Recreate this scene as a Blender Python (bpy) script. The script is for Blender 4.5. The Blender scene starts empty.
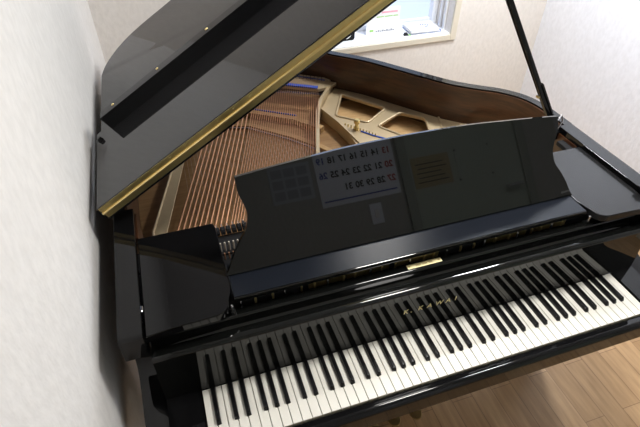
import bpy, bmesh, math, random
from mathutils import Vector, Matrix
random.seed(7)
C = bpy.context.scene.collection
H = 0.72                      # height of the key tops above the floor; shapes below are written relative to the key tops
PI = math.pi

# ------------------------------------------------------------------ materials
def new_mat(name):
    m = bpy.data.materials.new(name); m.use_nodes = True
    nt = m.node_tree; b = nt.nodes['Principled BSDF']
    return m, nt, b

def mat(name, col, rough=.5, metal=0, spec=.5, coat=0, coat_r=.03, bump=0, bscale=60, var=0, vscale=20, emit=None, es=0):
    m, nt, b = new_mat(name)
    b.inputs['Base Color'].default_value = (*col, 1)
    b.inputs['Roughness'].default_value = rough
    b.inputs['Metallic'].default_value = metal
    b.inputs['Specular IOR Level'].default_value = spec
    b.inputs['Coat Weight'].default_value = coat
    b.inputs['Coat Roughness'].default_value = coat_r
    tc = nt.nodes.new('ShaderNodeTexCoord')
    n = nt.nodes.new('ShaderNodeTexNoise'); n.inputs['Scale'].default_value = vscale; n.inputs['Detail'].default_value = 4
    nt.links.new(tc.outputs['Object'], n.inputs['Vector'])
    mx = nt.nodes.new('ShaderNodeMix'); mx.data_type = 'RGBA'
    mx.inputs['A'].default_value = (*[c*(1-var) for c in col], 1)
    mx.inputs['B'].default_value = (*[min(1, c*(1+var)) for c in col], 1)
    nt.links.new(n.outputs['Fac'], mx.inputs['Factor'])
    nt.links.new(mx.outputs['Result'], b.inputs['Base Color'])
    if bump:
        n2 = nt.nodes.new('ShaderNodeTexNoise'); n2.inputs['Scale'].default_value = bscale; n2.inputs['Detail'].default_value = 3
        nt.links.new(tc.outputs['Object'], n2.inputs['Vector'])
        bp = nt.nodes.new('ShaderNodeBump'); bp.inputs['Strength'].default_value = bump; bp.inputs['Distance'].default_value = .004
        nt.links.new(n2.outputs['Fac'], bp.inputs['Height']); nt.links.new(bp.outputs['Normal'], b.inputs['Normal'])
    if emit:
        b.inputs['Emission Color'].default_value = (*emit, 1); b.inputs['Emission Strength'].default_value = es
    return m

def wood(name, c1, c2, rough=.4, scale=(1, 1, 1), wscale=12, coat=0):
    m, nt, b = new_mat(name)
    tc = nt.nodes.new('ShaderNodeTexCoord'); mp = nt.nodes.new('ShaderNodeMapping')
    mp.inputs['Scale'].default_value = scale
    nt.links.new(tc.outputs['Object'], mp.inputs['Vector'])
    n = nt.nodes.new('ShaderNodeTexNoise'); n.inputs['Scale'].default_value = wscale; n.inputs['Detail'].default_value = 6; n.inputs['Roughness'].default_value = .65
    nt.links.new(mp.outputs['Vector'], n.inputs['Vector'])
    r = nt.nodes.new('ShaderNodeValToRGB')
    r.color_ramp.elements[0].position = .3; r.color_ramp.elements[0].color = (*c1, 1)
    r.color_ramp.elements[1].position = .7; r.color_ramp.elements[1].color = (*c2, 1)
    nt.links.new(n.outputs['Fac'], r.inputs['Fac']); nt.links.new(r.outputs['Color'], b.inputs['Base Color'])
    b.inputs['Roughness'].default_value = rough; b.inputs['Coat Weight'].default_value = coat
    return m

def floor_mat():
    m, nt, b = new_mat('oak_laminate')
    tc = nt.nodes.new('ShaderNodeTexCoord'); mp = nt.nodes.new('ShaderNodeMapping')
    mp.inputs['Rotation'].default_value = (0, 0, PI/2)
    nt.links.new(tc.outputs['Object'], mp.inputs['Vector'])
    br = nt.nodes.new('ShaderNodeTexBrick')
    br.inputs['Scale'].default_value = 1; br.inputs['Brick Width'].default_value = .62; br.inputs['Row Height'].default_value = .088
    br.inputs['Mortar Size'].default_value = .0014; br.inputs['Mortar Smooth'].default_value = .3; br.offset = .37
    br.inputs['Color1'].default_value = (.45, .290, .150, 1); br.inputs['Color2'].default_value = (.56, .380, .215, 1)
    br.inputs['Mortar'].default_value = (.27, .165, .09, 1)
    nt.links.new(mp.outputs['Vector'], br.inputs['Vector'])
    mp2 = nt.nodes.new('ShaderNodeMapping'); mp2.inputs['Scale'].default_value = (14, 1.3, 1)
    nt.links.new(tc.outputs['Object'], mp2.inputs['Vector'])
    n = nt.nodes.new('ShaderNodeTexNoise'); n.inputs['Scale'].default_value = 4; n.inputs['Detail'].default_value = 7
    nt.links.new(mp2.outputs['Vector'], n.inputs['Vector'])
    r = nt.nodes.new('ShaderNodeValToRGB')
    r.color_ramp.elements[0].position = .3; r.color_ramp.elements[0].color = (.78, .74, .70, 1)
    r.color_ramp.elements[1].position = .75; r.color_ramp.elements[1].color = (1.12, 1.12, 1.12, 1)
    nt.links.new(n.outputs['Fac'], r.inputs['Fac'])
    mx = nt.nodes.new('ShaderNodeMix'); mx.data_type = 'RGBA'; mx.blend_type = 'MULTIPLY'; mx.inputs['Factor'].default_value = 1
    nt.links.new(br.outputs['Color'], mx.inputs['A']); nt.links.new(r.outputs['Color'], mx.inputs['B'])
    nt.links.new(mx.outputs['Result'], b.inputs['Base Color'])
    b.inputs['Roughness'].default_value = .38
    return m

def wallpaper(name, col):
    m, nt, b = new_mat(name)
    b.inputs['Base Color'].default_value = (*col, 1); b.inputs['Roughness'].default_value = .85
    b.inputs['Specular IOR Level'].default_value = .2
    tc = nt.nodes.new('ShaderNodeTexCoord'); mp = nt.nodes.new('ShaderNodeMapping'); mp.inputs['Scale'].default_value = (1, 1, .6)
    nt.links.new(tc.outputs['Object'], mp.inputs['Vector'])
    n = nt.nodes.new('ShaderNodeTexNoise'); n.inputs['Scale'].default_value = 55; n.inputs['Detail'].default_value = 4
    nt.links.new(mp.outputs['Vector'], n.inputs['Vector'])
    bp = nt.nodes.new('ShaderNodeBump'); bp.inputs['Strength'].default_value = .45; bp.inputs['Distance'].default_value = .004
    nt.links.new(n.outputs['Fac'], bp.inputs['Height']); nt.links.new(bp.outputs['Normal'], b.inputs['Normal'])
    r = nt.nodes.new('ShaderNodeValToRGB')
    r.color_ramp.elements[0].position = .35; r.color_ramp.elements[0].color = (*[c*.94 for c in col], 1)
    r.color_ramp.elements[1].position = .65; r.color_ramp.elements[1].color = (*col, 1)
    nt.links.new(n.outputs['Fac'], r.inputs['Fac']); nt.links.new(r.outputs['Color'], b.inputs['Base Color'])
    return m

BLACK = mat('black_polish', (.006, .006, .0065), rough=.04, spec=.38)
BLACK2 = mat('black_lid_polish', (.016, .016, .017), rough=.045, spec=.85)
BLACK3 = mat('black_shelf_satin', (.016, .016, .017), rough=.2, spec=.34)
MIRROR = mat('black_desk_polish', (.006, .0065, .006), rough=.02, spec=.5)
SATIN = mat('black_satin', (.012, .015, .022), rough=.28, spec=.25)
MATTE = mat('black_felt', (.008, .008, .009), rough=.9)
EBONY = mat('black_key_resin', (.006, .006, .007), rough=.16, spec=.3)
IVORY = mat('white_key_resin', (.80, .78, .71), rough=.25, var=.02)
KEYBED = mat('key_front_cream', (.66, .61, .47), rough=.5)
BRASS = mat('polished_brass', (.80, .64, .30), rough=.3, metal=1)
BRASSD = mat('aged_brass', (.60, .48, .22), rough=.34, metal=1, var=.15)
PLATEB = mat('pale_brass', (.85, .76, .46), rough=.45, metal=.5)
CHROME = mat('nickel', (.72, .72, .74), rough=.2, metal=1)
BARM = mat('grey_steel', (.30, .28, .30), rough=.5, metal=.7)
PINM = mat('pale_pin_metal', (.72, .66, .56), rough=.5, metal=.3)
STEEL = mat('steel_wire', (.62, .58, .54), rough=.3, metal=1)
COPPER = mat('copper_winding', (.58, .31, .18), rough=.4, metal=.55)
GOLDP = mat('bronze_plate_paint', (.62, .49, .31), rough=.42, metal=.35, var=.06)
FELTB = mat('blue_felt', (.06, .12, .50), rough=.9)
MAHOG = wood('mahogany_veneer', (.040, .016, .007), (.115, .046, .018), rough=.35, scale=(1.2, 1.2, 9), wscale=7, coat=.3)
SPRUCE_SHADED = wood('spruce_board_shaded', (.27, .15, .060), (.40, .24, .105), rough=.5, scale=(2, 22, 2), wscale=3)  # same spruce, with the shade under the bass strings put into its colour
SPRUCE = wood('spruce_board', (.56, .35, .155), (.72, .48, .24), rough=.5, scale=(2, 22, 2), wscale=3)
MAPLE = wood('maple', (.40, .25, .11), (.52, .34, .16), rough=.5, scale=(2, 16, 2), wscale=4)
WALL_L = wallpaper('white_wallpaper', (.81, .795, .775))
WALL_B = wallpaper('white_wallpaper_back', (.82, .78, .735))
WALL_R = wallpaper('white_wallpaper_right_lit', (.88, .90, .96))  # same white wallpaper, cool bright light tinted into this wall's colour
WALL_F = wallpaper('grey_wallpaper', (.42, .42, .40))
CEIL = mat('ceiling_paint', (.74, .74, .74), rough=.9)
FLOOR = floor_mat()
FRAME = mat('cream_window_trim', (.74, .69, .58), rough=.5)
WHITE = mat('white_paint', (.85, .86, .87), rough=.5)
PANE = mat('frosted_pane', (.2, .22, .25), rough=.6, emit=(.60, .72, 1.0), es=.9)
PAPER = mat('paper_white', (.84, .84, .85), rough=.7)
PAPERG = mat('paper_grey', (.80, .84, .95), rough=.8)
FAINT = mat('faint_print', (.10, .10, .10), rough=.6)
GREYPR = mat('grey_print', (.33, .35, .40), rough=.8)
TANPAP = mat('tan_paper', (.40, .33, .18), rough=.8, var=.12)
INK = mat('black_ink', (.02, .02, .025), rough=.8)
REDINK = mat('red_ink', (.5, .03, .03), rough=.8)
BLUEINK = mat('blue_ink', (.04, .08, .42), rough=.8)
PINKINK = mat('pink_ink', (.85, .42, .50), rough=.8)
GREENINK = mat('green_ink', (.35, .65, .20), rough=.8)
BLUEC = mat('blue_cover', (.04, .16, .55), rough=.4)
GOLDLEAF = mat('gold_leaf', (.95, .82, .42), rough=.45, metal=.3)
DOORM = mat('pale_green_door', (.40, .46, .40), rough=.6)
POSTM = mat('door_frame_paint', (.30, .33, .29), rough=.6)
LAMPM = mat('lamp_diffuser', (.9, .9, .9), rough=.5, emit=(1, .98, .95), es=2.0)

# ------------------------------------------------------------------ mesh helpers
def new(): return bmesh.new()

def bx(bm, x0, x1, y0, y1, z0, z1, bev=0, seg=2):
    vs = [bm.verts.new((x, y, z)) for z in (z0, z1) for y in (y0, y1) for x in (x0, x1)]
    fs = [bm.faces.new([vs[i] for i in f]) for f in ((0, 2, 3, 1), (4, 5, 7, 6), (0, 1, 5, 4), (2, 6, 7, 3), (0, 4, 6, 2), (1, 3, 7, 5))]
    if bev:
        es = list({e for f in fs for e in f.edges})
        bmesh.ops.bevel(bm, geom=es, offset=bev, segments=seg, profile=.5, affect='EDGES')
    return vs

def prism(bm, pts, axis, a, b, bev=0, seg=2):
    """extrude a 2-D outline: axis 'z' pts=(x,y), axis 'x' pts=(y,z), axis 'y' pts=(x,z)"""
    def P(p, t):
        return {'z': (p[0], p[1], t), 'x': (t, p[0], p[1]), 'y': (p[0], t, p[1])}[axis]
    A = [bm.verts.new(P(p, a)) for p in pts]; B = [bm.verts.new(P(p, b)) for p in pts]
    n = len(pts); fs = [bm.faces.new(A), bm.faces.new(B)]
    for i in range(n): fs.append(bm.faces.new((A[i], A[(i+1) % n], B[(i+1) % n], B[i])))
    if bev:
        es = [e for e in list(fs[0].edges)+list(fs[1].edges)]
        bmesh.ops.bevel(bm, geom=es, offset=bev, segments=seg, profile=.5, affect='EDGES')

def tube(bm, p0, p1, r0, r1=None, n=10, cap=True):
    r1 = r0 if r1 is None else r1
    p0 = Vector(p0); p1 = Vector(p1); d = (p1-p0).normalized()
    u = d.orthogonal().normalized(); v = d.cross(u)
    A = []; B = []
    for i in range(n):
        a = 2*PI*i/n; o = u*math.cos(a)+v*math.sin(a)
        A.append(bm.verts.new(p0+o*r0)); B.append(bm.verts.new(p1+o*r1))
    for i in range(n): bm.faces.new((A[i], A[(i+1) % n], B[(i+1) % n], B[i]))
    if cap: bm.faces.new(A[::-1]); bm.faces.new(B)

def path(bm, pts, r, n=8):
    for a, b in zip(pts[:-1], pts[1:]): tube(bm, a, b, r, r, n)

def lathe(bm, cx, cy, prof, n=24):
    rings = []
    for r, z in prof:
        rings.append([bm.verts.new((cx+r*math.cos(2*PI*i/n), cy+r*math.sin(2*PI*i/n), z)) for i in range(n)])
    for R0, R1 in zip(rings[:-1], rings[1:]):
        for i in range(n): bm.faces.new((R0[i], R0[(i+1) % n], R1[(i+1) % n], R1[i]))
    bm.faces.new(rings[0][::-1]); bm.faces.new(rings[-1])

def wallstrip(bm, outer, inner, z0, z1):
    """closed or open band between two matching polylines"""
    n = len(outer)
    V = [[bm.verts.new((p[0], p[1], z)) for p in L] for L, z in ((outer, z0), (outer, z1), (inner, z0), (inner, z1))]
    for i in range(n-1):
        bm.faces.new((V[0][i], V[0][i+1], V[1][i+1], V[1][i]))
        bm.faces.new((V[2][i], V[3][i], V[3][i+1], V[2][i+1]))
        bm.faces.new((V[1][i], V[1][i+1], V[3][i+1], V[3][i]))
        bm.faces.new((V[0][i], V[2][i], V[2][i+1], V[0][i+1]))
    for i in (0, n-1): bm.faces.new((V[0][i], V[1][i], V[3][i], V[2][i]))

def obj(name, bm, m, parent=None, smooth=False, label=None, z=None):
    """z: world height added; parts are written in key-top coordinates and lifted by H"""
    bmesh.ops.recalc_face_normals(bm, faces=bm.faces)
    me = bpy.data.meshes.new(name)
    loc = Vector((0, 0, 0))
    p = parent
    while p is not None: loc += p.location; p = p.parent
    bmesh.ops.translate(bm, verts=bm.verts, vec=Vector((0, 0, H if z is None else z))-loc)
    bm.to_mesh(me); bm.free()
    if smooth:
        for f in me.polygons: f.use_smooth = True
        me.set_sharp_from_angle(angle=math.radians(38))
    me.materials.append(m)
    o = bpy.data.objects.new(name, me); C.objects.link(o)
    if smooth:
        w = o.modifiers.new('weighted normals', 'WEIGHTED_NORMAL'); w.keep_sharp = True; w.weight = 100
    if parent: o.parent = parent
    if label: o['label'] = label
    return o

def thing(name, label, cat, loc, group=None):
    o = bpy.data.objects.new(name, None); C.objects.link(o); o.location = loc; o.empty_display_size = .05
    o['label'] = label; o['category'] = cat
    if group: o['group'] = group
    return o

def tag(o, label, cat, group=None):
    o['label'] = label; o['category'] = cat
    if group: o['group'] = group
    return o

def struct(name, bm, m, parent=None):
    o = obj(name, bm, m, parent)
    if parent is None: o['kind'] = 'structure'
    return o

def text_bm(s, size, M, extrude=.0003, shear=0, spacing=1, align='CENTER', bold=0):
    cu = bpy.data.curves.new('txt', 'FONT'); cu.body = s; cu.size = size; cu.extrude = extrude
    cu.shear = shear; cu.offset = bold; cu.space_character = spacing; cu.align_x = align; cu.align_y = 'CENTER'
    o = bpy.data.objects.new('txt', cu); C.objects.link(o)
    dg = bpy.context.evaluated_depsgraph_get(); dg.update()
    me = bpy.data.meshes.new_from_object(o.evaluated_get(dg))
    bm = bmesh.new(); bm.from_mesh(me); bm.transform(M)
    bpy.data.objects.remove(o); bpy.data.curves.remove(cu); bpy.data.meshes.remove(me)
    return bm

def merge(bm, other):
    me = bpy.data.meshes.new('t'); other.to_mesh(me); other.free(); bm.from_mesh(me); bpy.data.meshes.remove(me)

def spline(pts, k=8):
    out = []
    n = len(pts)
    for i in range(n-1):
        p0 = Vector(pts[max(i-1, 0)]); p1 = Vector(pts[i]); p2 = Vector(pts[i+1]); p3 = Vector(pts[min(i+2, n-1)])
        for j in range(k):
            t = j/k
            out.append(tuple(.5*((2*p1)+(-p0+p2)*t+(2*p0-5*p1+4*p2-p3)*t*t+(-p0+3*p1-3*p2+p3)*t**3)))
    out.append(tuple(pts[-1])); return out

def offset(poly, d):
    out = []
    for i, p in enumerate(poly):
        a = Vector(poly[max(i-1, 0)]); b = Vector(poly[min(i+1, len(poly)-1)])
        t = (b-a).normalized(); out.append((p[0]+t.y*d, p[1]-t.x*d))
    return out

# ------------------------------------------------------------------ room
XL, XR, YF, YB, ZC = -.19, 2.37, -1.2, 2.0, 2.42
WX0, WX1, WZ0, WZ1 = .70, 1.727, .70, 1.75       # window opening
bm = new(); bx(bm, XL-.1, XR+.1, YF-.1, YB+.1, -.1, 0); o = obj('floor', bm, FLOOR, z=0); o['kind'] = 'structure'
bm = new(); bx(bm, XL-.1, XR+.1, YF-.1, YB+.1, ZC, ZC+.1); o = obj('ceiling', bm, CEIL, z=0); o['kind'] = 'structure'
bm = new(); bx(bm, XL-.1, XL, YF-.1, YB+.1, 0, ZC); o = obj('wall_left', bm, WALL_L, z=0); o['kind'] = 'structure'
bm = new(); bx(bm, XR, XR+.1, YF-.1, YB+.1, 0, ZC); o = obj('wall_right', bm, WALL_R, z=0); o['kind'] = 'structure'
bm = new(); bx(bm, XL, XR, YF-.1, YF, 0, ZC); o = obj('wall_front', bm, WALL_F, z=0); o['kind'] = 'structure'
bm = new()
bx(bm, XL, WX0, YB, YB+.26, 0, ZC); bx(bm, WX1, XR, YB, YB+.26, 0, ZC)
bx(bm, WX0, WX1, YB, YB+.26, 0, WZ0-.03); bx(bm, WX0, WX1, YB, YB+.26, WZ1, ZC)
o = obj('wall_back', bm, WALL_B, z=0); o['kind'] = 'structure'
win = bpy.data.objects.new('window_1', None); C.objects.link(win); win.location = ((WX0+WX1)/2, YB, WZ0-.03); win['kind'] = 'structure'
bm = new()
T = .038
bx(bm, WX0-T, WX0, YB-.014, YB, WZ0-T, WZ1+T, .003); bx(bm, WX1, WX1+T, YB-.014, YB, WZ0-T, WZ1+T, .003)
bx(bm, WX0, WX1, YB-.014, YB, WZ0-T, WZ0-.004, .003); bx(bm, WX0, WX1, YB-.014, YB, WZ1, WZ1+T, .003)
obj('window_trim', bm, FRAME, win, z=0)
bm = new(); bx(bm, WX0, WX1, YB, YB+.26, WZ0-.03, WZ0); obj('window_sill', bm, WHITE, win, z=0)
bm = new()
for a, b in ((WX0, WX0+.035), (WX1-.035, WX1)): bx(bm, a, b, YB+.17, YB+.24, WZ0, WZ1, .003)
bx(bm, WX1-.012, WX1-.002, YB+.06, YB+.075, WZ0, WZ1); bx(bm, WX1-.012, WX1-.002, YB+.11, YB+.125, WZ0, WZ1)
bx(bm, WX0+.035, WX1-.035, YB+.19, YB+.24, WZ0, WZ0+.03, .003); bx(bm, WX0+.035, WX1-.035, YB+.19, YB+.24, WZ1-.04, WZ1, .003)
obj('window_sash', bm, WHITE, win, z=0)
bm = new(); bx(bm, WX0+.035, WX1-.035, YB+.21, YB+.22, WZ0+.03, WZ1-.04); obj('window_pane', bm, PANE, win, z=0)
# door with its frame in the wall behind the viewer
bm = new()
bx(bm, 1.26, 1.32, YF, YF+.03, 0, 2.08, .004); bx(bm, 2.06, 2.12, YF, YF+.03, 0, 2.08, .004); bx(bm, 1.32, 2.06, YF, YF+.03, 2.02, 2.08, .004)
dr = obj('door_1', bm, POSTM, z=0); dr['kind'] = 'structure'
bm = new(); bx(bm, 1.32, 2.06, YF, YF+.012, .005, 2.02); obj('door_leaf', bm, DOORM, dr, z=0)
bm = new(); tube(bm, (2.01, YF+.012, 1.0), (2.01, YF+.06, 1.0), .01); tube(bm, (2.01, YF+.055, 1.0), (1.90, YF+.055, 1.0), .009); obj('door_handle', bm, CHROME, dr, z=0)
for nm, x0, x1, y0, y1 in (('baseboard_left', XL, XL+.008, YF, YB), ('baseboard_right', XR-.008, XR, YF, YB), ('baseboard_back', XL+.008, XR-.008, YB-.008, YB)):
    bm = new(); bx(bm, x0, x1, y0, y1, 0, .06); o = obj(nm, bm, FRAME, z=0); o['kind'] = 'structure'

# ------------------------------------------------------------------ grand piano
XC = .611
XO0, XO1 = -.137, 1.355          # outside of the case
XI0, XI1 = -.085, 1.303          # inside of the arms
ZR = .235                        # top of the rim
piano = thing('grand_piano', 'glossy black grand piano with raised lid and open keyboard filling the room', 'piano', (XC, .6, 0))

# --- keyboard
W = .0235
offs = {1: -.1, 2: .1, 4: -.13, 5: 0, 6: .13}   # boundary index inside the octave (C=0) -> shift in white-key widths
def black_at(i):
    """black key centre on boundary i (between white key i-1 and i), or None"""
    k = (i-2) % 7
    if i <= 0 or i >= 52: return None
    if k in offs: return (i+offs[k])*W
    return None
BW = .0115
YK = .1485
meshes = {}
for i in range(52):
    bl = black_at(i); brr = black_at(i+1)
    l = 0 if bl is None else round(bl+BW/2-i*W+.0006, 5)
    r = W if brr is None else round(brr-BW/2-i*W-.0006, 5)
    key = (l, r)
    if key in meshes:
        o = meshes[key].copy(); C.objects.link(o); o.parent = piano
        o.location = Vector((i*W, 0, H))-piano.location
        continue
    g = .0008
    pts = [(g, 0), (W-g, 0)]
    if r < W: pts += [(W-g, .0505), (r, .0505), (r, YK)]
    else: pts += [(W-g, YK)]
    if l > 0: pts += [(l, YK), (l, .0505), (g, .0505)]
    else: pts += [(g, YK)]
    bm = new(); prism(bm, pts, 'z', -.016, 0, .0007, 1)
    bmesh.ops.recalc_face_normals(bm, faces=bm.faces)
    me = bpy.data.meshes.new('white_key'); bm.to_mesh(me); bm.free(); me.materials.append(IVORY); me.materials.append(KEYBED)
    for f in me.polygons:
        if f.normal.y < -.9 and f.center.y < .01: f.material_index = 1
    o = bpy.data.objects.new('white_key', me); C.objects.link(o); o.parent = piano
    o.location = Vector((i*W, 0, H))-piano.location
    meshes[key] = o
bm = new()
def ring(w, y0, y1, z): return [bm.verts.new(p) for p in ((-w/2, y0, z), (w/2, y0, z), (w/2, y1, z), (-w/2, y1, z))]
r0 = ring(BW, .0515, YK, -.012); r1 = ring(BW, .0515, YK, .001); r2 = ring(.0095, .0555, YK, .0105); 
bm.faces.new(r0[::-1]); bm.faces.new(r2)
for A, B in ((r0, r1), (r1, r2)):
    for i in range(4): bm.faces.new((A[i], A[(i+1) % 4], B[(i+1) % 4], B[i]))
bmesh.ops.bevel(bm, geom=[e for e in bm.edges if all(v.co.z > .0005 for v in e.verts)], offset=.0013, segments=3, profile=.6, affect='EDGES')
bmesh.ops.recalc_face_normals(bm, faces=bm.faces)
bkm = bpy.data.meshes.new('black_key'); bm.to_mesh(bkm); bm.free(); bkm.materials.append(EBONY)
for f in bkm.polygons: f.use_smooth = True
bkm.set_sharp_from_angle(angle=math.radians(50))
bk0 = None
for i in range(1, 52):
    x = black_at(i)
    if x is None: continue
    o = bpy.data.objects.new('black_key', bkm) if bk0 is None else bk0.copy()
    bk0 = bk0 or o
    C.objects.link(o); o.parent = piano; o.location = Vector((x, 0, H))-piano.location
bm = new(); bx(bm, .001, 52*W-.001, .0015, YK, -.024, -.0165); obj('key_wood', bm, KEYBED, piano)
bm = new(); bx(bm, XI0+.002, XI1-.002, -.006, .45, -.06, -.0245); obj('keybed', bm, BLACK, piano)

# --- key slip (rounded board in front of the keys)
prof = [(-.0035, -.06), (-.0035, -.006)]
prof += [(-.0165-.0155*math.sin(a)+0, -.019+.0155*math.cos(a)) for a in [i*PI/2/6 for i in range(7)]]
prof += [(-.032, -.045), (-.029, -.052), (-.029, -.075), (-.0035, -.075)]
bm = new(); prism(bm, prof, 'x', XI0, XI1); obj('key_slip', bm, BLACK, piano, smooth=True)
# --- key blocks at both ends
for a, b in ((XI0+.001, -.003), (52*W+.003, XI1-.001)):
    bm = new(); prism(bm, [(-.003, -.024), (-.003, -.006), (.008, .004), (.15, .004), (.15, -.024)], 'x', a, b, .0015, 1); obj('key_block', bm, BLACK, piano, smooth=True)

# --- fallboard: nearly upright board with a rolled nose, then a raised top edge
fp = [(.150, .0015), (.1562, .138)]
fp += [(.166-.0098*math.cos(a), .1475+.0105*math.sin(a)) for a in [i*PI/2/6 for i in range(7)]]
fp += [(.176, .1585), (.1835, .156), (.190, .152), (.1965, .155), (.1995, .162)]
fp += [(.206-.0065*math.cos(a), .1735+.0065*math.sin(a)) for a in [i*PI/2/4 for i in range(5)]]
fp += [(.2245, .180), (.2265, .178), (.2265, .150), (.180, .138), (.172, .0015)]
bm = new(); prism(bm, fp, 'x', XI0+.002, XI1-.002); fb = obj('fallboard', bm, MIRROR, piano, smooth=True)
al = math.atan2(.0062, .1365)
def fb_mat(x, z, dy=-.0006):
    y = .150+(z-.0015)*math.tan(al)+dy
    R = Matrix(((1, 0, 0, 0), (0, math.sin(al), -math.cos(al), 0), (0, math.cos(al), math.sin(al), 0), (0, 0, 0, 1)))
    return Matrix.Translation((x, y, z)) @ R
bm = new()
for ch, x in (('K', .536), ('.', .552), ('K', .578), ('A', .604), ('W', .632), ('A', .659), ('I', .681)):
    merge(bm, text_bm(ch, .022, fb_mat(x, .083), .0002, shear=.12))
obj('brand_lettering', bm, GOLDLEAF, fb, label='gold brand lettering K.KAWAI')
bm = new(); bx(bm, .557, .655, .2080, .2225, .1795, .1808, .0006)
lp = obj('lock_plate', bm, PLATEB, fb, label='small brass plate')
bm = new()
for x in (.563, .647): lathe(bm, x, .215, [(.0030, .1806), (.0030, .1813), (.001, .1816)], 10)
for k in range(13):
    if k % 5 != 4: bx(bm, .582+k*.0036, .5842+k*.0036, .212, .2175, .1806, .1811)
obj('plate_print', bm, BRASSD, fb)

# --- side shelves of the music desk, base board and desk
def shelf(name, right):
    s = (lambda x: 2*XC-x) if right else (lambda x: x)
    pts = [(-.082, .175), (-.082, .492), (.112, .492), (.1165, .47), (.1165, .262), (.112, .246)]
    c = [(.108, .232), (.104, .214), (.098, .200), (.088, .190), (.074, .185)]
    pts += c + [(-.02, .183)]
    pts = [(s(x), y) for x, y in pts]
    if right: pts = pts[::-1]
    bm = new(); prism(bm, pts, 'z', .198, .220, .0025, 2); o = obj(name, bm, BLACK3 if right else BLACK, piano, smooth=True)
    bm = new(); lathe(bm, s(.109), .213, [(.004, .185), (.004, .205), (.002, .208)], 10); obj('shelf_stud', bm, CHROME, o)
    bm = new(); path(bm, [(s(-.084), .262, .2205), (s(-.084), .247, .2225), (s(-.091), .240, .2225)], .0022, 8); obj('shelf_hook', bm, CHROME, o)
    bm = new(); bx(bm, min(s(-.078), s(.075)), max(s(-.078), s(.075)), .202, .222, .165, .199); obj('shelf_support', bm, BLACK, o)
    return o
shelf('desk_shelf', False); shelf('desk_shelf', True)
bm = new()
bx(bm, .1185, 1.1035, .2245, .335, .207, .2195, .0015)
base = obj('desk_base', bm, SATIN, piano, smooth=True)
bm = new(); bx(bm, .1185, 1.1035, .2195, .2242, .2055, .2197, .002); obj('base_lip', bm, MIRROR, base, smooth=True)
# music desk, tilted back
TL = math.radians(22)
def dk(x, h, n=0): return (x, .290+h*math.sin(TL)-n*math.cos(TL), .2215+h*math.cos(TL)+n*math.sin(TL))
left = [(.113, -.0), (.116, .006), (.128, .026), (.139, .049), (.160, .082), (.176, .104), (.184, .125), (.187, .148), (.182, .172), (.175, .196), (.1735, .215), (.1735, .236)]
top = [(.25, .243), (.33, .249), (.45, .257), (.60, .260)]
half = spline(left, 3)+spline([left[-1]]+top, 4)[1:]
outl = half+[(2*XC-x, h) for x, h in half[::-1]]
bm = new()
A = [bm.verts.new(dk(x, h, 0)) for x, h in outl]; B = [bm.verts.new(dk(x, h, -.014)) for x, h in outl]
fA = bm.faces.new(A); fB = bm.faces.new(B)
n = len(outl)
for i in range(n): bm.faces.new((A[i], A[(i+1) % n], B[(i+1) % n], B[i]))
bmesh.ops.bevel(bm, geom=list(fA.edges), offset=.0016, segments=2, profile=.5, affect='EDGES')
desk = obj('music_desk', bm, MIRROR, piano, smooth=True)
R = Matrix(((1, 0, 0, 0), (0, math.sin(TL), -math.cos(TL), 0), (0, math.cos(TL), math.sin(TL), 0), (0, 0, 0, 1)))
bm = text_bm('KAWAI', .009, Matrix.Translation(dk(1.085, .016, .0004)) @ R, .0001); obj('desk_lettering', bm, FAINT, desk, label='tiny grey lettering in the lower right corner')
bm = new(); path(bm, [dk(1.045, .225, .0), dk(1.068, .235, -.01), dk(1.080, .215, -.02), dk(1.058, .195, -.016)], .0022, 6); obj('desk_bracket', bm, CHROME, desk)
for x in (.34, .88):
    bm = new(); bx(bm, x-.01, x+.01, .345, .42, .20, .2185); tube(bm, (x, .41, .215), dk(x, .14, -.016), .004); obj('desk_strut', bm, BRASSD, desk)

# --- action seen in the slot behind the fallboard
bm = new(); bx(bm, XI0+.01, XI1-.01, .240, .262, .12, .190, .002); obj('hammer_rail', bm, MATTE, piano)
for a, b in ((.30, .40), (.40, .52), (.535, .66), (.80, .93), (.955, 1.06)):
    bm = new(); bx(bm, a, b-.004, .2330, .2385, .172, .1925, .001); obj('brass_rail', bm, BRASSD, piano)
for i in range(26):
    x = .135+i*.0365+random.uniform(-.006, .006)
    bm = new(); lathe(bm, x, .2318, [(.0028, .172), (.0034, .188), (.0018, .192)], 8); obj('rail_screw', bm, CHROME if i % 3 == 0 else BRASSD, piano, smooth=True)

# --- arms with their scrolled fronts
def arm(x0, x1):
    pr = [(.60, ZR), (.174, ZR), (.168, ZR-.006), (.168, .165), (.172, .158)]
    pr += spline([(.172, .158), (.205, .142), (.236, .108), (.247, .070), (.236, .036), (.20, .014), (.12, -.008), (.04, -.034), (-.02, -.060), (-.038, -.074)], 5)[1:]
    pr += [(-.038, -.088), (.60, -.088)]
    bm = new(); prism(bm, pr, 'x', x0, x1, .002, 2)
    return bm
obj('arm', arm(XO0, XI0), BLACK, piano, smooth=True); obj('arm', arm(XI1, XO1), BLACK, piano, smooth=True)

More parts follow.
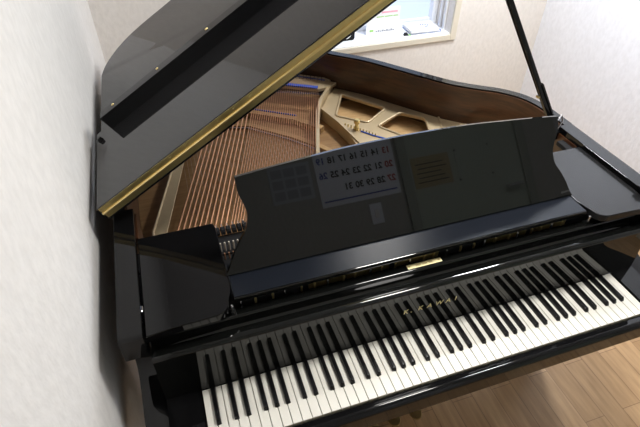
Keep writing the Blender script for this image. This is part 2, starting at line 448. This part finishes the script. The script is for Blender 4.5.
# --- rim: bentside outline
L = [(XO0, .60), (XO0, .9), (XO0, 1.2), (XO0, 1.36)]
curve = [(XO0, 1.36), (-.115, 1.43), (-.07, 1.485), (-.01, 1.52), (.07, 1.535), (.2, 1.535), (.35, 1.54), (.52, 1.54), (.65, 1.515), (.725, 1.468), (.785, 1.40), (.89, 1.305), (.99, 1.18), (1.06, 1.09), (1.13, 1.005), (1.20, .945), (1.268, .895), (1.325, .825), (1.350, .75), (XO1, .68), (XO1, .60)]
outer = L[:-1]+spline(curve, 5)
outer = [p for i, p in enumerate(outer) if i == 0 or (Vector(p)-Vector(outer[i-1])).length > 1e-4]
mid = offset(outer, .030)
inn = offset(outer, .0365)
bm = new(); wallstrip(bm, outer, mid, -.085, ZR); obj('rim', bm, BLACK, piano, smooth=True)
bm = new(); wallstrip(bm, offset(outer, .0302), inn, -.02, ZR-.006); obj('rim_veneer', bm, MAHOG, piano, smooth=True, label='brown mahogany lining inside the rim')
# inner side walls between the arms and the rim, and the belly floor
for a, b in ((XI0+.0005, XI0+.004), (XI1-.004, XI1-.0005)):
    bm = new(); bx(bm, a, b, .50, .60, -.02, .215); obj('side_veneer', bm, MAHOG, piano)
sbp = offset(outer, .037)
bm = new(); prism(bm, sbp, 'z', .030, .040); sb = obj('soundboard', bm, SPRUCE_SHADED, piano)
bm = new(); prism(bm, [p for p in sbp if p[0] > .80 and p[1] > .62]+[(1.26, .60), (.735, .60), (.715, .93), (.692, 1.08), (.66, 1.21), (.72, 1.30)][:], 'z', .0402, .0408); obj('soundboard_lit_panel', bm, SPRUCE, sb)  # thin sheet on the same board, lighter to paint in the lit treble side

# --- iron plate
ZP = .085
plate_out = [p for p in offset(outer, .039)]
def ipoly(pts): return pts
# treble field of the plate with two openings: built as ribs of a planar polygon
bm = new()
def ngon_with_holes(bm, outerp, holes, z0, z1):
    for z in (z0, z1):
        edges = []
        for loop in [outerp]+holes:
            vs = [bm.verts.new((x, y, z)) for x, y in loop]
            edges += [bm.edges.new((vs[i], vs[(i+1) % len(vs)])) for i in range(len(vs))]
        bmesh.ops.triangle_fill(bm, use_beauty=True, use_dissolve=False, edges=edges)
    for loop in [outerp]+holes:
        a = [bm.verts.new((x, y, z0)) for x, y in loop]; b = [bm.verts.new((x, y, z1)) for x, y in loop]
        for i in range(len(loop)):
            j = (i+1) % len(loop); bm.faces.new((a[i], a[j], b[j], b[i]))
    bmesh.ops.remove_doubles(bm, verts=bm.verts, dist=1e-5)
tre = [p for p in plate_out if p[0] > .80 and p[1] > .62]
tre = [(.700, .60), (.700, 1.05), (.655, 1.20), (.72, 1.30), (.775, 1.365)]+tre+[(1.26, .60)]
def rounded(p, r=.018, k=4):
    out = []
    n = len(p)
    for i in range(n):
        a = Vector(p[i-1]); b = Vector(p[i]); c = Vector(p[(i+1) % n])
        u = b+(a-b).normalized()*r; v = b+(c-b).normalized()*r
        for j in range(k+1):
            t = j/k; out.append(tuple((1-t)**2*u+2*t*(1-t)*b+t*t*v))
    return out
hole1 = rounded([(.696, 1.135), (.780, 1.300), (.915, 1.130), (.800, 1.045)])
hole2 = rounded([(.826, 1.010), (.955, 1.080), (1.035, 1.010), (1.00, .90), (.93, .86)])
hole3 = rounded([(1.135, .925), (1.195, .885), (1.225, .80), (1.20, .70), (1.11, .76)])
holes = [hole1, hole2, hole3]
ngon_with_holes(bm, tre, holes, ZP-.012, ZP)
plate = obj('iron_plate', bm, GOLDP, piano, label='bronze painted iron plate with openings')
for h in holes:                                     # raised lips round the openings
    bm = new(); n = len(h)
    for i in range(n): tube(bm, (*h[i], ZP), (*h[(i+1) % n], ZP), .0055, .0055, 8)
    obj('plate_lip', bm, GOLDP, plate, smooth=True)
bm = new(); tube(bm, (1.100, 1.03, ZP+.001), (1.05, .88, ZP+.001), .004); obj('plate_rib', bm, GOLDP, plate)
# tail field of the plate behind the bass strings, a little higher than the rest
ZT = .115
lin = [(.775, 1.350), (.742, 1.330), (.682, 1.318), (.556, 1.392), (.42, 1.445), (.28, 1.465), (.14, 1.455), (.03, 1.40), (-.03, 1.30)]
tail = [p for p in plate_out if p[1] > 1.30 and p[0] < .78]
bm = new(); prism(bm, tail+lin, 'z', ZT-.012, ZT); obj('hitch_plate', bm, GOLDP, plate)
bm = new(); path(bm, [(.622, 1.478, ZT+.002), (.70, 1.425, ZT+.002), (.735, 1.40, ZT+.003), (.752, 1.375, ZT+.002), (.745, 1.345, ZT+.002)], .0055); obj('hitch_plate_edge', bm, GOLDP, plate, smooth=True)
# bass flange along the left
bm = new(); prism(bm, [(-.060, .60), (-.060, .66), (.030, .97), (.085, 1.16), (.10, 1.30), (.02, 1.42), (.06, 1.44), (.135, 1.30), (.125, 1.16), (.072, 1.0), (-.020, .655), (-.02, .60)], 'z', ZP-.008, ZP, .002, 1); obj('plate_flange', bm, GOLDP, plate)
bm = new(); path(bm, [(-.058, .60, ZP), (-.058, .66, ZP), (.030, .97, ZP), (.087, 1.16, ZP)], .004); obj('flange_edge', bm, GOLDP, plate)
# straight strut beside the last bass string and the slanting one to its right
def bar(bm, pts, w, z0, z1):
    o1 = offset(pts, w/2); o2 = offset(pts, -w/2); wallstrip(bm, o1, o2, z0, z1)
bm = new(); bar(bm, [(.49, .74), (.542, .897), (.625, 1.150), (.635, 1.175), (.667, 1.24), (.72, 1.315), (.760, 1.365), (.772, 1.395)], .013, .055, .112); obj('plate_strut', bm, GOLDP, plate)
bm = new(); bar(bm, [(.66, 1.21), (.692, 1.08), (.715, .93), (.74, .78)], .012, .041, ZP+.006); obj('plate_strut', bm, GOLDP, plate)
# front field of the plate with the tuning pins
bm = new(); bx(bm, XI0+.006, XI1-.006, .345, .50, ZP-.02, ZP-.004); obj('pin_field', bm, MATTE, plate)
for i in range(16):
    x = .098+i*.0125
    bm = new(); tube(bm, (x, .514, ZP+.002), (x, .512, ZP+.036), .0027, .0025, 8); obj('tuning_pin', bm, PINM, plate, smooth=True)
    bm = new(); tube(bm, (x+.006, .486, ZP-.004), (x+.006, .484, ZP+.022), .0022, .0020, 8); obj('tuning_pin', bm, COPPER, plate, smooth=True)
# blue felts, hitch bar
bm = new(); bar(bm, [(.28, 1.475), (.42, 1.452), (.556, 1.400), (.682, 1.327)], .020, ZT+.001, ZT+.007); obj('blue_felt', bm, FELTB, plate, label='blue felt strip under the string ends')
bm = new(); bar(bm, [(.40, 1.512), (.52, 1.500), (.632, 1.462), (.735, 1.388)], .005, ZT+.0005, ZT+.003); obj('blue_felt', bm, FELTB, plate)
bm = new(); bar(bm, [(.28, 1.435), (.40, 1.412), (.534, 1.352), (.680, 1.275)], .016, ZT-.014, ZT-.001); obj('hitch_bar', bm, CHROME, plate)
bm = new(); bar(bm, [(.750, .995), (.78, .955), (.82, .915)], .006, ZP, ZP+.003); obj('blue_felt', bm, FELTB, plate)
bm = new()
lathe(bm, .738, 1.012, [(.010, ZP), (.010, ZP+.014), (.007, ZP+.017), (.007, ZP+.028), (.012, ZP+.031), (.012, ZP+.042), (.008, ZP+.046)], 16); obj('plate_bolt', bm, BRASS, plate, smooth=True)
for i in range(11):
    bm = new(); t = i/10; x = .706+t*.085; y = 1.052-t*.105; tube(bm, (x, y, ZP), (x, y, ZP+.012), .0024, n=6); obj('hitch_pin', bm, BRASSD, plate)
# bridges
bm = new(); bar(bm, [(.20, 1.36), (.36, 1.325), (.54, 1.205), (.628, 1.10)], .026, .040, .066); obj('bass_bridge', bm, MAPLE, piano)
bm = new(); bar(bm, [(.21, 1.375), (.37, 1.338), (.553, 1.215)], .005, .066, .071); obj('bridge_felt', bm, FELTB, piano)
bm = new(); bar(bm, [(.14, 1.29), (.36, 1.222), (.50, 1.09), (.585, .985), (.66, .86)], .022, .040, .058); obj('long_bridge', bm, MAPLE, piano)
bm = new(); bar(bm, [(.14, 1.265), (.345, 1.195), (.48, 1.065), (.57, .955)], .006, .058, .062); obj('bridge_bar', bm, BARM, piano)

# --- bass strings (every course its own part)
ZS = .090
sx = []
x = .013
while x < .160: sx.append((x, .0029)); x += .0163
while x < .452: sx.append((x, .0015)); x += .0092
def hitch_y(x): 
    pts = [(-.05, 1.40), (.10, 1.46), (.30, 1.475), (.45, 1.478), (.56, 1.462), (.65, 1.425), (.73, 1.375)]
    for (a, ya), (b, yb) in zip(pts[:-1], pts[1:]):
        if a <= x <= b: return ya+(yb-ya)*(x-a)/(b-a)
    return 1.4
def zs(y): return ZS+(ZT+.008-ZS)*max(0, min(1, (y-.47)/(1.35-.47)))
for x, r in sx:
    y0 = .575; xs = x-.332*(.628-y0)
    y1 = 1.45
    for _ in range(6): y1 = hitch_y(x+.332*(y1-.628))
    yc = y1-.15; X = lambda y: x+.332*(y-.628)
    bm = new()
    tube(bm, (xs, y0, zs(y0)), (X(yc), yc, zs(yc)), r, r, 8)
    tube(bm, (X(yc), yc, zs(yc)), (X(y1), y1, ZT+.008), .0008, .0008, 5)
    obj('bass_string', bm, COPPER, piano, smooth=True)
for i in range(15):
    bm = new(); t = i/14; x = .52+t*.20; y = hitch_y(x)+.006; tube(bm, (x, y, ZT), (x+.002, y+.004, ZT+.016), .0018, n=6); obj('string_pin', bm, CHROME, plate)
for i in range(26):
    x = .22+i*.0145; y = 1.30-max(0, (x-.38))*.95
    bm = new(); tube(bm, (x, y+.012, .060), (x, y+.012, .074), .0018, n=6); obj('bridge_pin', bm, BRASSD, piano)
# tenor strings crossing beneath
bm = new()
for i in range(40):
    x = .06+i*.013; tube(bm, (x, .50, .070), (x+.015+.001*i, 1.24-max(0, i-13)*.013, .064), .0005, .0005, 4, False)
o = obj('tenor_string', bm, STEEL, piano); o['kind'] = 'stuff'
# --- dampers
for i in range(12):
    x = .085+i*.0165
    bm = new(); bx(bm, x, x+.0135, .572, .598, ZS+.004, ZS+.016, .0015); bx(bm, x+.001, x+.0125, .575, .594, ZS+.016, ZS+.020, .0015)
    dm = obj('damper', bm, MATTE, piano)
    bm = new(); tube(bm, (x+.006, .590, ZS+.019), (x+.006, .605, ZS+.019), .0012, n=6); tube(bm, (x+.006, .605, ZS+.019), (x+.006, .612, ZS+.010), .0012, n=6); obj('damper_wire', bm, STEEL, dm)
bm = new(); lathe(bm, .204, .585, [(.004, ZS+.020), (.0055, ZS+.026), (.003, ZS+.031)], 12); obj('damper_screw', bm, CHROME, piano, smooth=True)
bm = new(); bx(bm, XI0+.01, XI1-.01, .502, .5805, .041, ZP+.002, .002); obj('damper_rail', bm, MATTE, piano)

# --- lid: one big board hinged on the left, front flap folded back on top of it
LA = math.radians(31.95)
HX, HZ = XO0, .260
def lid_pt(d, y, n): return (HX+d*math.cos(LA)-n*math.sin(LA), y, HZ+d*math.sin(LA)+n*math.cos(LA))
def lid_prism(bm, pts, n0, n1, bev=0):
    A = [bm.verts.new(lid_pt(d, y, n0)) for d, y in pts]; B = [bm.verts.new(lid_pt(d, y, n1)) for d, y in pts]
    f0 = bm.faces.new(A); f1 = bm.faces.new(B); n = len(pts)
    for i in range(n): bm.faces.new((A[i], A[(i+1) % n], B[(i+1) % n], B[i]))
    if bev: bmesh.ops.bevel(bm, geom=list(f0.edges)+list(f1.edges), offset=bev, segments=2, profile=.5, affect='EDGES')
lo = offset([(p[0]-HX, p[1]) for p in outer], -.008)
lo = [p for p in lo if p[1] > .60]
lo = [(-.008, .552)]+lo+[(1.500, .552)]
bm = new(); lid_prism(bm, lo, -.006, .021, .004); lid = obj('lid', bm, BLACK2, piano, smooth=True)
bm = new(); lid_prism(bm, [(-.006, .552), (-.006, .924), (1.498, .924), (1.498, .552)], .0215, .041, .003)
flap = obj('front_flap', bm, BLACK2, piano, smooth=True)
bm = new(); lid_prism(bm, [(.056, .884), (.056, .9235), (1.44, .9235), (1.44, .884)], .0412, .0865, .0012)
lip = obj('flap_lip', bm, BLACK, flap, smooth=True)
for d in (.107, .279, .463, .66, .9, 1.2):
    bm = new(); a = Vector(lid_pt(d, .908, .0865)); b = Vector(lid_pt(d, .908, .0885)); tube(bm, a, b, .0048, .0040, 12); obj('brass_button', bm, BRASS, flap)
bm = new()
lid_prism(bm, [(-.002, .5490), (-.002, .5519), (1.494, .5519), (1.494, .5490)], .0030, .0190)
lid_prism(bm, [(-.002, .5490), (-.002, .5519), (1.494, .5519), (1.494, .5490)], .0230, .0385)
hg = obj('long_hinge', bm, BRASSD, piano, smooth=True, label='continuous brass hinge along the front edge of the lid')
bm = new(); tube(bm, lid_pt(-.002, .5478, .021), lid_pt(1.494, .5478, .021), .0042, .0042, 14); obj('hinge_knuckle', bm, BRASS, hg, smooth=True)
for k in range(20):
    for n in (.010, .032):
        bm = new(); a = Vector(lid_pt(.03+k*.05, .5490, n)); tube(bm, a, a+Vector((0, -.0006, 0)), .0020, .0016, 8); obj('hinge_screw', bm, BRASSD, hg)
bm = new(); tube(bm, lid_pt(.012, .868, .041), lid_pt(.012, .868, .052), .009, .007, 16); obj('flap_knob', bm, BLACK, flap, smooth=True)
for y in (.70, 1.25):
    bm = new(); tube(bm, (HX-.004, y-.03, HZ-.012), (HX-.004, y+.03, HZ-.012), .007, n=12); obj('lid_hinge', bm, BLACK, lid, smooth=True)

# --- prop stick holding the lid
p0 = Vector((1.297, .612, .215)); p1 = Vector(lid_pt(1.2, .70, -.002))
def beam(bm, a, b, w, h, up=Vector((0, 1, 0))):
    d = (b-a).normalized(); s = d.cross(up).normalized()*w/2; u = s.cross(d).normalized()*h/2
    A = [bm.verts.new(a+q) for q in (s+u, -s+u, -s-u, s-u)]; B = [bm.verts.new(b+q) for q in (s+u, -s+u, -s-u, s-u)]
    fs = [bm.faces.new(A), bm.faces.new(B[::-1])]
    for i in range(4): fs.append(bm.faces.new((A[i], A[(i+1) % 4], B[(i+1) % 4], B[i])))
    bmesh.ops.bevel(bm, geom=list({e for f in fs for e in f.edges}), offset=.002, segments=2, profile=.5, affect='EDGES')
bm = new(); beam(bm, p0, p1, .016, .017); prop = obj('prop_stick', bm, BLACK, piano, smooth=True)
q0 = p0.lerp(p1, .02)+Vector((.010, -.006, 0)); q1 = p0.lerp(p1, .26)+Vector((.010, -.006, 0))
bm = new(); beam(bm, q0, q1, .009, .012); obj('short_prop', bm, BLACK, prop, smooth=True)
bm = new(); tube(bm, q1+Vector((0, -.008, -.045)), q1+Vector((0, .004, -.045)), .004, n=10); obj('prop_pin', bm, BRASS, prop)
bm = new(); bx(bm, 1.270, 1.306, .585, .625, .190, .222, .003); obj('prop_foot', bm, BLACK, prop)
bm = new(); bx(bm, XI1-.028, XI1-.0015, .20, .56, .19, .205, .002); obj('arm_ledge', bm, MATTE, piano)
bm = new(); bx(bm, 1.296, 1.322, .222, .252, ZR-.001, ZR+.006, .002); tube(bm, (1.300, .237, ZR+.007), (1.318, .237, ZR+.007), .005, n=10); obj('lid_stop', bm, BLACK, piano)

# --- legs, lyre and pedals
def leg(x, y):
    bm = new()
    bx(bm, x-.065, x+.065, y-.065, y+.065, -.145, -.085, .006)
    pts0 = .052; pts1 = .036
    A = [bm.verts.new((x+sx_*pts0, y+sy*pts0, -.145)) for sx_, sy in ((-1, -1), (1, -1), (1, 1), (-1, 1))]
    B = [bm.verts.new((x+sx_*pts1, y+sy*pts1, -.65)) for sx_, sy in ((-1, -1), (1, -1), (1, 1), (-1, 1))]
    bm.faces.new(A); bm.faces.new(B[::-1])
    for i in range(4): bm.faces.new((A[i], A[(i+1) % 4], B[(i+1) % 4], B[i]))
    lg = obj('leg', bm, BLACK, piano, smooth=True)
    bm = new(); tube(bm, (x, y, -.65), (x, y, -.672), .022, n=16); obj('ferrule', bm, BRASS, lg, smooth=True)
    bm = new(); tube(bm, (x-.014, y, -.694), (x+.014, y, -.694), .026, n=20); obj('caster', bm, BRASS, lg, smooth=True)
leg(XO0+.07, .33); leg(XO1-.07, .33); leg(.25, 1.36)
bm = new(); bx(bm, XI0+.01, XI1-.01, .0, .50, -.085, -.061); obj('case_bottom', bm, BLACK, piano)
for y in (.30, .7, 1.1):
    bm = new(); bx(bm, XO0+.032, {.30: 1.32, .7: 1.30, 1.1: 1.0}[y], y, y+.08, -.085, -.02); obj('cross_beam', bm, MAPLE, piano)
bm = new()
for x in (XC-.085, XC+.085): tube(bm, (x, .36, -.085), (x, .36, -.60), .014, n=14)
bx(bm, XC-.16, XC+.16, .31, .41, -.66, -.60, .006); bx(bm, XC-.13, XC+.13, .33, .39, -.11, -.085, .004)
ly = obj('lyre', bm, BLACK, piano, smooth=True)
for dx in (-.087, 0, .087):
    bm = new()
    pts = [(XC+dx-.011, .31), (XC+dx-.011, .24)]+[(XC+dx-.024*math.cos(a), .212-.030*math.sin(a)) for a in [i*PI/10 for i in range(11)]]+[(XC+dx+.011, .24), (XC+dx+.011, .31)]
    prism(bm, pts, 'z', -.655, -.645, .003, 2); obj('pedal', bm, BRASS, ly, smooth=True)

# ------------------------------------------------------------------ things on the window sill
ZW = WZ0
def yz(*a): return a
# square desk clock
ck = thing('desk_clock', 'small square black desk clock with white dial standing on the window sill', 'clock', (1.105, YB+.088, ZW))
bm = new(); prism(bm, rounded([(1.058, .0), (1.058, .078), (1.152, .078), (1.152, .0)], .012), 'y', YB+.078, YB+.104, .002, 1); obj('clock_case', bm, EBONY, ck, z=ZW, smooth=True)
bm = new(); tube(bm, (1.102, YB+.0778, .040), (1.102, YB+.0755, .040), .029, n=32); dl = obj('clock_dial', bm, PAPER, ck, z=ZW)
bm = new(); bx(bm, 1.1037, 1.1063, YB+.0748, YB+.0755, .038, .062); bx(bm, 1.105, 1.122, YB+.0748, YB+.0755, .0388, .0412); obj('clock_hand', bm, INK, dl, z=ZW)
# standing card
cd = thing('standing_card', 'white printed card with pink and green lines standing upright on the window sill', 'card', (1.35, YB+.12, ZW))
bm = new(); bx(bm, 1.24, 1.448, YB+.118, YB+.121, 0, .150); bx(bm, 1.24, 1.448, YB+.121, YB+.165, 0, .003); obj('card_sheet', bm, PAPER, cd, z=ZW)
bm = new(); bx(bm, 1.33, 1.43, YB+.1172, YB+.118, .118, .127); obj('pink_line', bm, PINKINK, cd, z=ZW)
bm = new(); 
for a, b in ((1.30, 1.345), (1.35, 1.40), (1.405, 1.435)): bx(bm, a, b, YB+.1172, YB+.118, .096, .101)
bx(bm, 1.262, 1.285, YB+.1172, YB+.118, .016, .028); obj('green_line', bm, GREENINK, cd, z=ZW)
bm = new()
for k in range(9): bx(bm, 1.30+k*.0135, 1.31+k*.0135, YB+.1172, YB+.118, .012, .018+.004*(k % 2))
obj('small_print', bm, GREYPR, cd, z=ZW)
# booklets
def booklet(name, label, x0, x1, y0, y1, z0, z1, m, rot, group='booklets on the window sill'):
    t = thing(name, label, 'booklet', ((x0+x1)/2, (y0+y1)/2, ZW+z0), group)
    bm = new(); bx(bm, x0, x1, y0, y1, z0+.001, z1-.001); pg = obj('pages', bm, PAPER, t, z=ZW)
    bm = new(); bx(bm, x0-.002, x1+.002, y0-.002, y1+.002, z1-.001, z1, .0003, 1); bx(bm, x0-.002, x1+.002, y0-.002, y1+.002, z0, z0+.001); bx(bm, x1+.001, x1+.002, y0-.002, y1+.002, z0, z1); obj('cover', bm, m, t, z=ZW)
    t.rotation_euler = (0, 0, rot)
    return t
booklet('booklet', 'blue covered booklet at the bottom of the pile on the window sill', 1.50, 1.690, YB+.045, YB+.165, 0, .012, BLUEC, -.05)
b2 = booklet('booklet', 'white booklet with grey print lying on top of the blue one on the window sill', 1.495, 1.672, YB+.035, YB+.155, .0125, .026, PAPER, -.02)
bm = new()
for k in range(4): bx(bm, 1.585+k*.012, 1.594+k*.012, YB+.11-k*.006, YB+.120-k*.006, .026, .0264)
bx(bm, 1.60, 1.62, YB+.075, YB+.083, .026, .0264); obj('cover_print', bm, BLUEINK, b2, z=ZW)
mk = thing('marker_cap', 'tiny black bulldog clip with yellow tag beside the booklets on the sill', 'clip', (1.462, YB+.045, ZW))
bm = new(); prism(bm, [(1.450, 0), (1.478, 0), (1.470, .014), (1.456, .014)], 'y', YB+.04, YB+.058, .001, 1); obj('clip_body', bm, INK, mk, z=ZW)
bm = new(); bx(bm, 1.478, 1.492, YB+.036, YB+.05, 0, .004, .001); obj('clip_tag', bm, GREENINK, mk, z=ZW)
mk.name = 'bulldog_clip'

# ------------------------------------------------------------------ things on the wall behind the viewer (mirrored in the music desk)
def rotY(x, z, y=YF+.0045):      # text on the front wall, readable from inside the room (facing +y)
    return Matrix.Translation((x, y, z)) @ Matrix(((-1, 0, 0, 0), (0, 0, 1, 0), (0, 1, 0, 0), (0, 0, 0, 1)))
K = H
cal = thing('wall_calendar', 'large white wall calendar with red and blue numerals, mirrored in the music desk', 'calendar', (1.0, YF, K+.38))
bm = new(); bx(bm, .762, 1.245, YF, YF+.004, K+.375, K+.86); obj('calendar_sheet', bm, PAPERG, cal, z=0)
days = {(r, c): r*7+c-1 for r in range(5) for c in range(7)}   # columns: Sunday first, the 1st on a Tuesday
bk_, rd_, bl_ = new(), new(), new()
for (r, c), d in days.items():
    if d < 1 or d > 31: continue
    x = 1.205-c*.067; z = K+.80-r*.0825
    merge(rd_ if c == 0 else bl_ if c == 6 else bk_, text_bm(str(d), .050, rotY(x, z), .0002, bold=.0016))
obj('black_numerals', bk_, INK, cal, z=0); obj('red_numerals', rd_, REDINK, cal, z=0); obj('blue_numerals', bl_, BLUEINK, cal, z=0)
bm = new(); bx(bm, .78, 1.225, YF+.004, YF+.0045, K+.402, K+.410); obj('blue_stripe', bm, BLUEINK, cal, z=0)
POSTP = mat('poster_paper', (.50, .54, .62), rough=.8)
po = thing('picture_poster', 'grey sheet with nine small pictures pinned beside the calendar', 'poster', (.62, YF, K+.44))
bm = new(); bx(bm, .495, .735, YF, YF+.003, K+.445, K+.655); obj('poster_sheet', bm, POSTP, po, z=0)
bm = new()
for i in range(3):
    for j in range(3): bx(bm, .510+i*.073, .570+i*.073, YF+.003, YF+.0036, K+.465+j*.062, K+.512+j*.062)
obj('poster_pictures', bm, GREYPR, po, z=0)
sw = thing('light_switch', 'small pale light switch plate on the wall below the calendar', 'switch', (1.07, YF, K+.23))
bm = new(); bx(bm, 1.03, 1.105, YF, YF+.007, K+.225, K+.345, .003); obj('switch_plate', bm, PAPERG, sw, z=0)
bm = new(); bx(bm, 1.055, 1.08, YF+.007, YF+.011, K+.26, K+.31, .002); obj('switch_rocker', bm, PAPER, sw, z=0)
no = thing('tan_notice', 'tan paper notice with lines of print taped to the door', 'notice', (1.46, YF+.012, K+.37))
bm = new(); bx(bm, 1.335, 1.585, YF+.012, YF+.014, K+.37, K+.555); obj('notice_sheet', bm, TANPAP, no, z=0)
bm = new()
for k in range(5): bx(bm, 1.36+.01*(k % 2), 1.56-.02*(k % 3), YF+.014, YF+.0145, K+.40+k*.027, K+.406+k*.027)
obj('notice_print', bm, INK, no, z=0)
n2 = thing('pale_notice', 'pale paper notice taped to the door to the right of the tan one', 'notice', (1.74, YF+.012, K+.37))
bm = new(); bx(bm, 1.625, 1.86, YF+.012, YF+.014, K+.37, K+.56); obj('notice_sheet', bm, DOORM, n2, z=0)
bm = new()
for x in (1.63, 1.855):
    for z in (.375, .555): tube(bm, (x, YF+.014, K+z), (x, YF+.018, K+z), .006, n=8)
obj('notice_pin', bm, INK, n2, z=0)
def lamp(x, y, label):
    cl = thing('ceiling_lamp', label, 'lamp', (x, y, ZC), 'ceiling lamps')
    bm = new(); lathe(bm, x, y, [(.26, ZC-.001), (.27, ZC-.03), (.25, ZC-.03)], 40); obj('lamp_base', bm, WHITE, cl, z=0, smooth=True)
    bm = new(); lathe(bm, x, y, [(.25, ZC-.031), (.245, ZC-.06), (.20, ZC-.085), (.10, ZC-.098), (.02, ZC-.10)], 40); obj('lamp_diffuser', bm, LAMPM, cl, z=0, smooth=True)
lamp(1.0, .35, 'round white ceiling lamp above the middle of the keyboard')
lamp(1.72, 1.25, 'unseen round white lamp added as fill light near the right wall behind the piano')  # added out of view to brighten the right and rear of the room

# ------------------------------------------------------------------ light
def area(name, loc, rot, sx_, sy, power, col, shape='RECTANGLE'):
    l = bpy.data.lights.new(name, 'AREA'); l.shape = shape; l.size = sx_; l.size_y = sy; l.energy = power; l.color = col
    o = bpy.data.objects.new(name, l); C.objects.link(o); o.location = loc; o.rotation_euler = rot
    return o
area('ceiling_light', (1.0, .35, ZC-.105), (0, 0, 0), .36, .36, 23, (1, .975, .94), 'DISK')
area('added_fill_light_rear', (1.72, 1.25, ZC-.105), (0, 0, 0), .36, .36, 30, (.93, .965, 1), 'DISK')  # added fill, cool so that the right wall turns bluish
w = bpy.data.worlds.new('World'); bpy.context.scene.world = w; w.use_nodes = True
bg = w.node_tree.nodes['Background']
sky = w.node_tree.nodes.new('ShaderNodeTexSky'); sky.sky_type = 'HOSEK_WILKIE'
w.node_tree.links.new(sky.outputs['Color'], bg.inputs['Color']); bg.inputs['Strength'].default_value = .5

# ------------------------------------------------------------------ camera
yaw, pitch, roll = math.radians(18.638), math.radians(41.261), math.radians(.398)
f = Vector((math.sin(yaw)*math.cos(pitch), math.cos(yaw)*math.cos(pitch), -math.sin(pitch)))
r = Vector((math.cos(yaw), -math.sin(yaw), 0)); u = r.cross(f)
c_, s_ = math.cos(roll), math.sin(roll)
r, u = c_*r+s_*u, -s_*r+c_*u
cd_ = bpy.data.cameras.new('Camera'); cd_.sensor_width = 36; cd_.lens = 498.15/640*36; cd_.clip_start = .02
cam = bpy.data.objects.new('Camera', cd_); C.objects.link(cam)
M = Matrix(((r.x, u.x, -f.x, .0697), (r.y, u.y, -f.y, -.532), (r.z, u.z, -f.z, 1.1198+H), (0, 0, 0, 1)))
cam.matrix_world = M
sc = bpy.context.scene; sc.camera = cam
sc.view_settings.view_transform = 'Standard'; sc.view_settings.look = 'None'; sc.view_settings.exposure = .10; sc.view_settings.gamma = .92
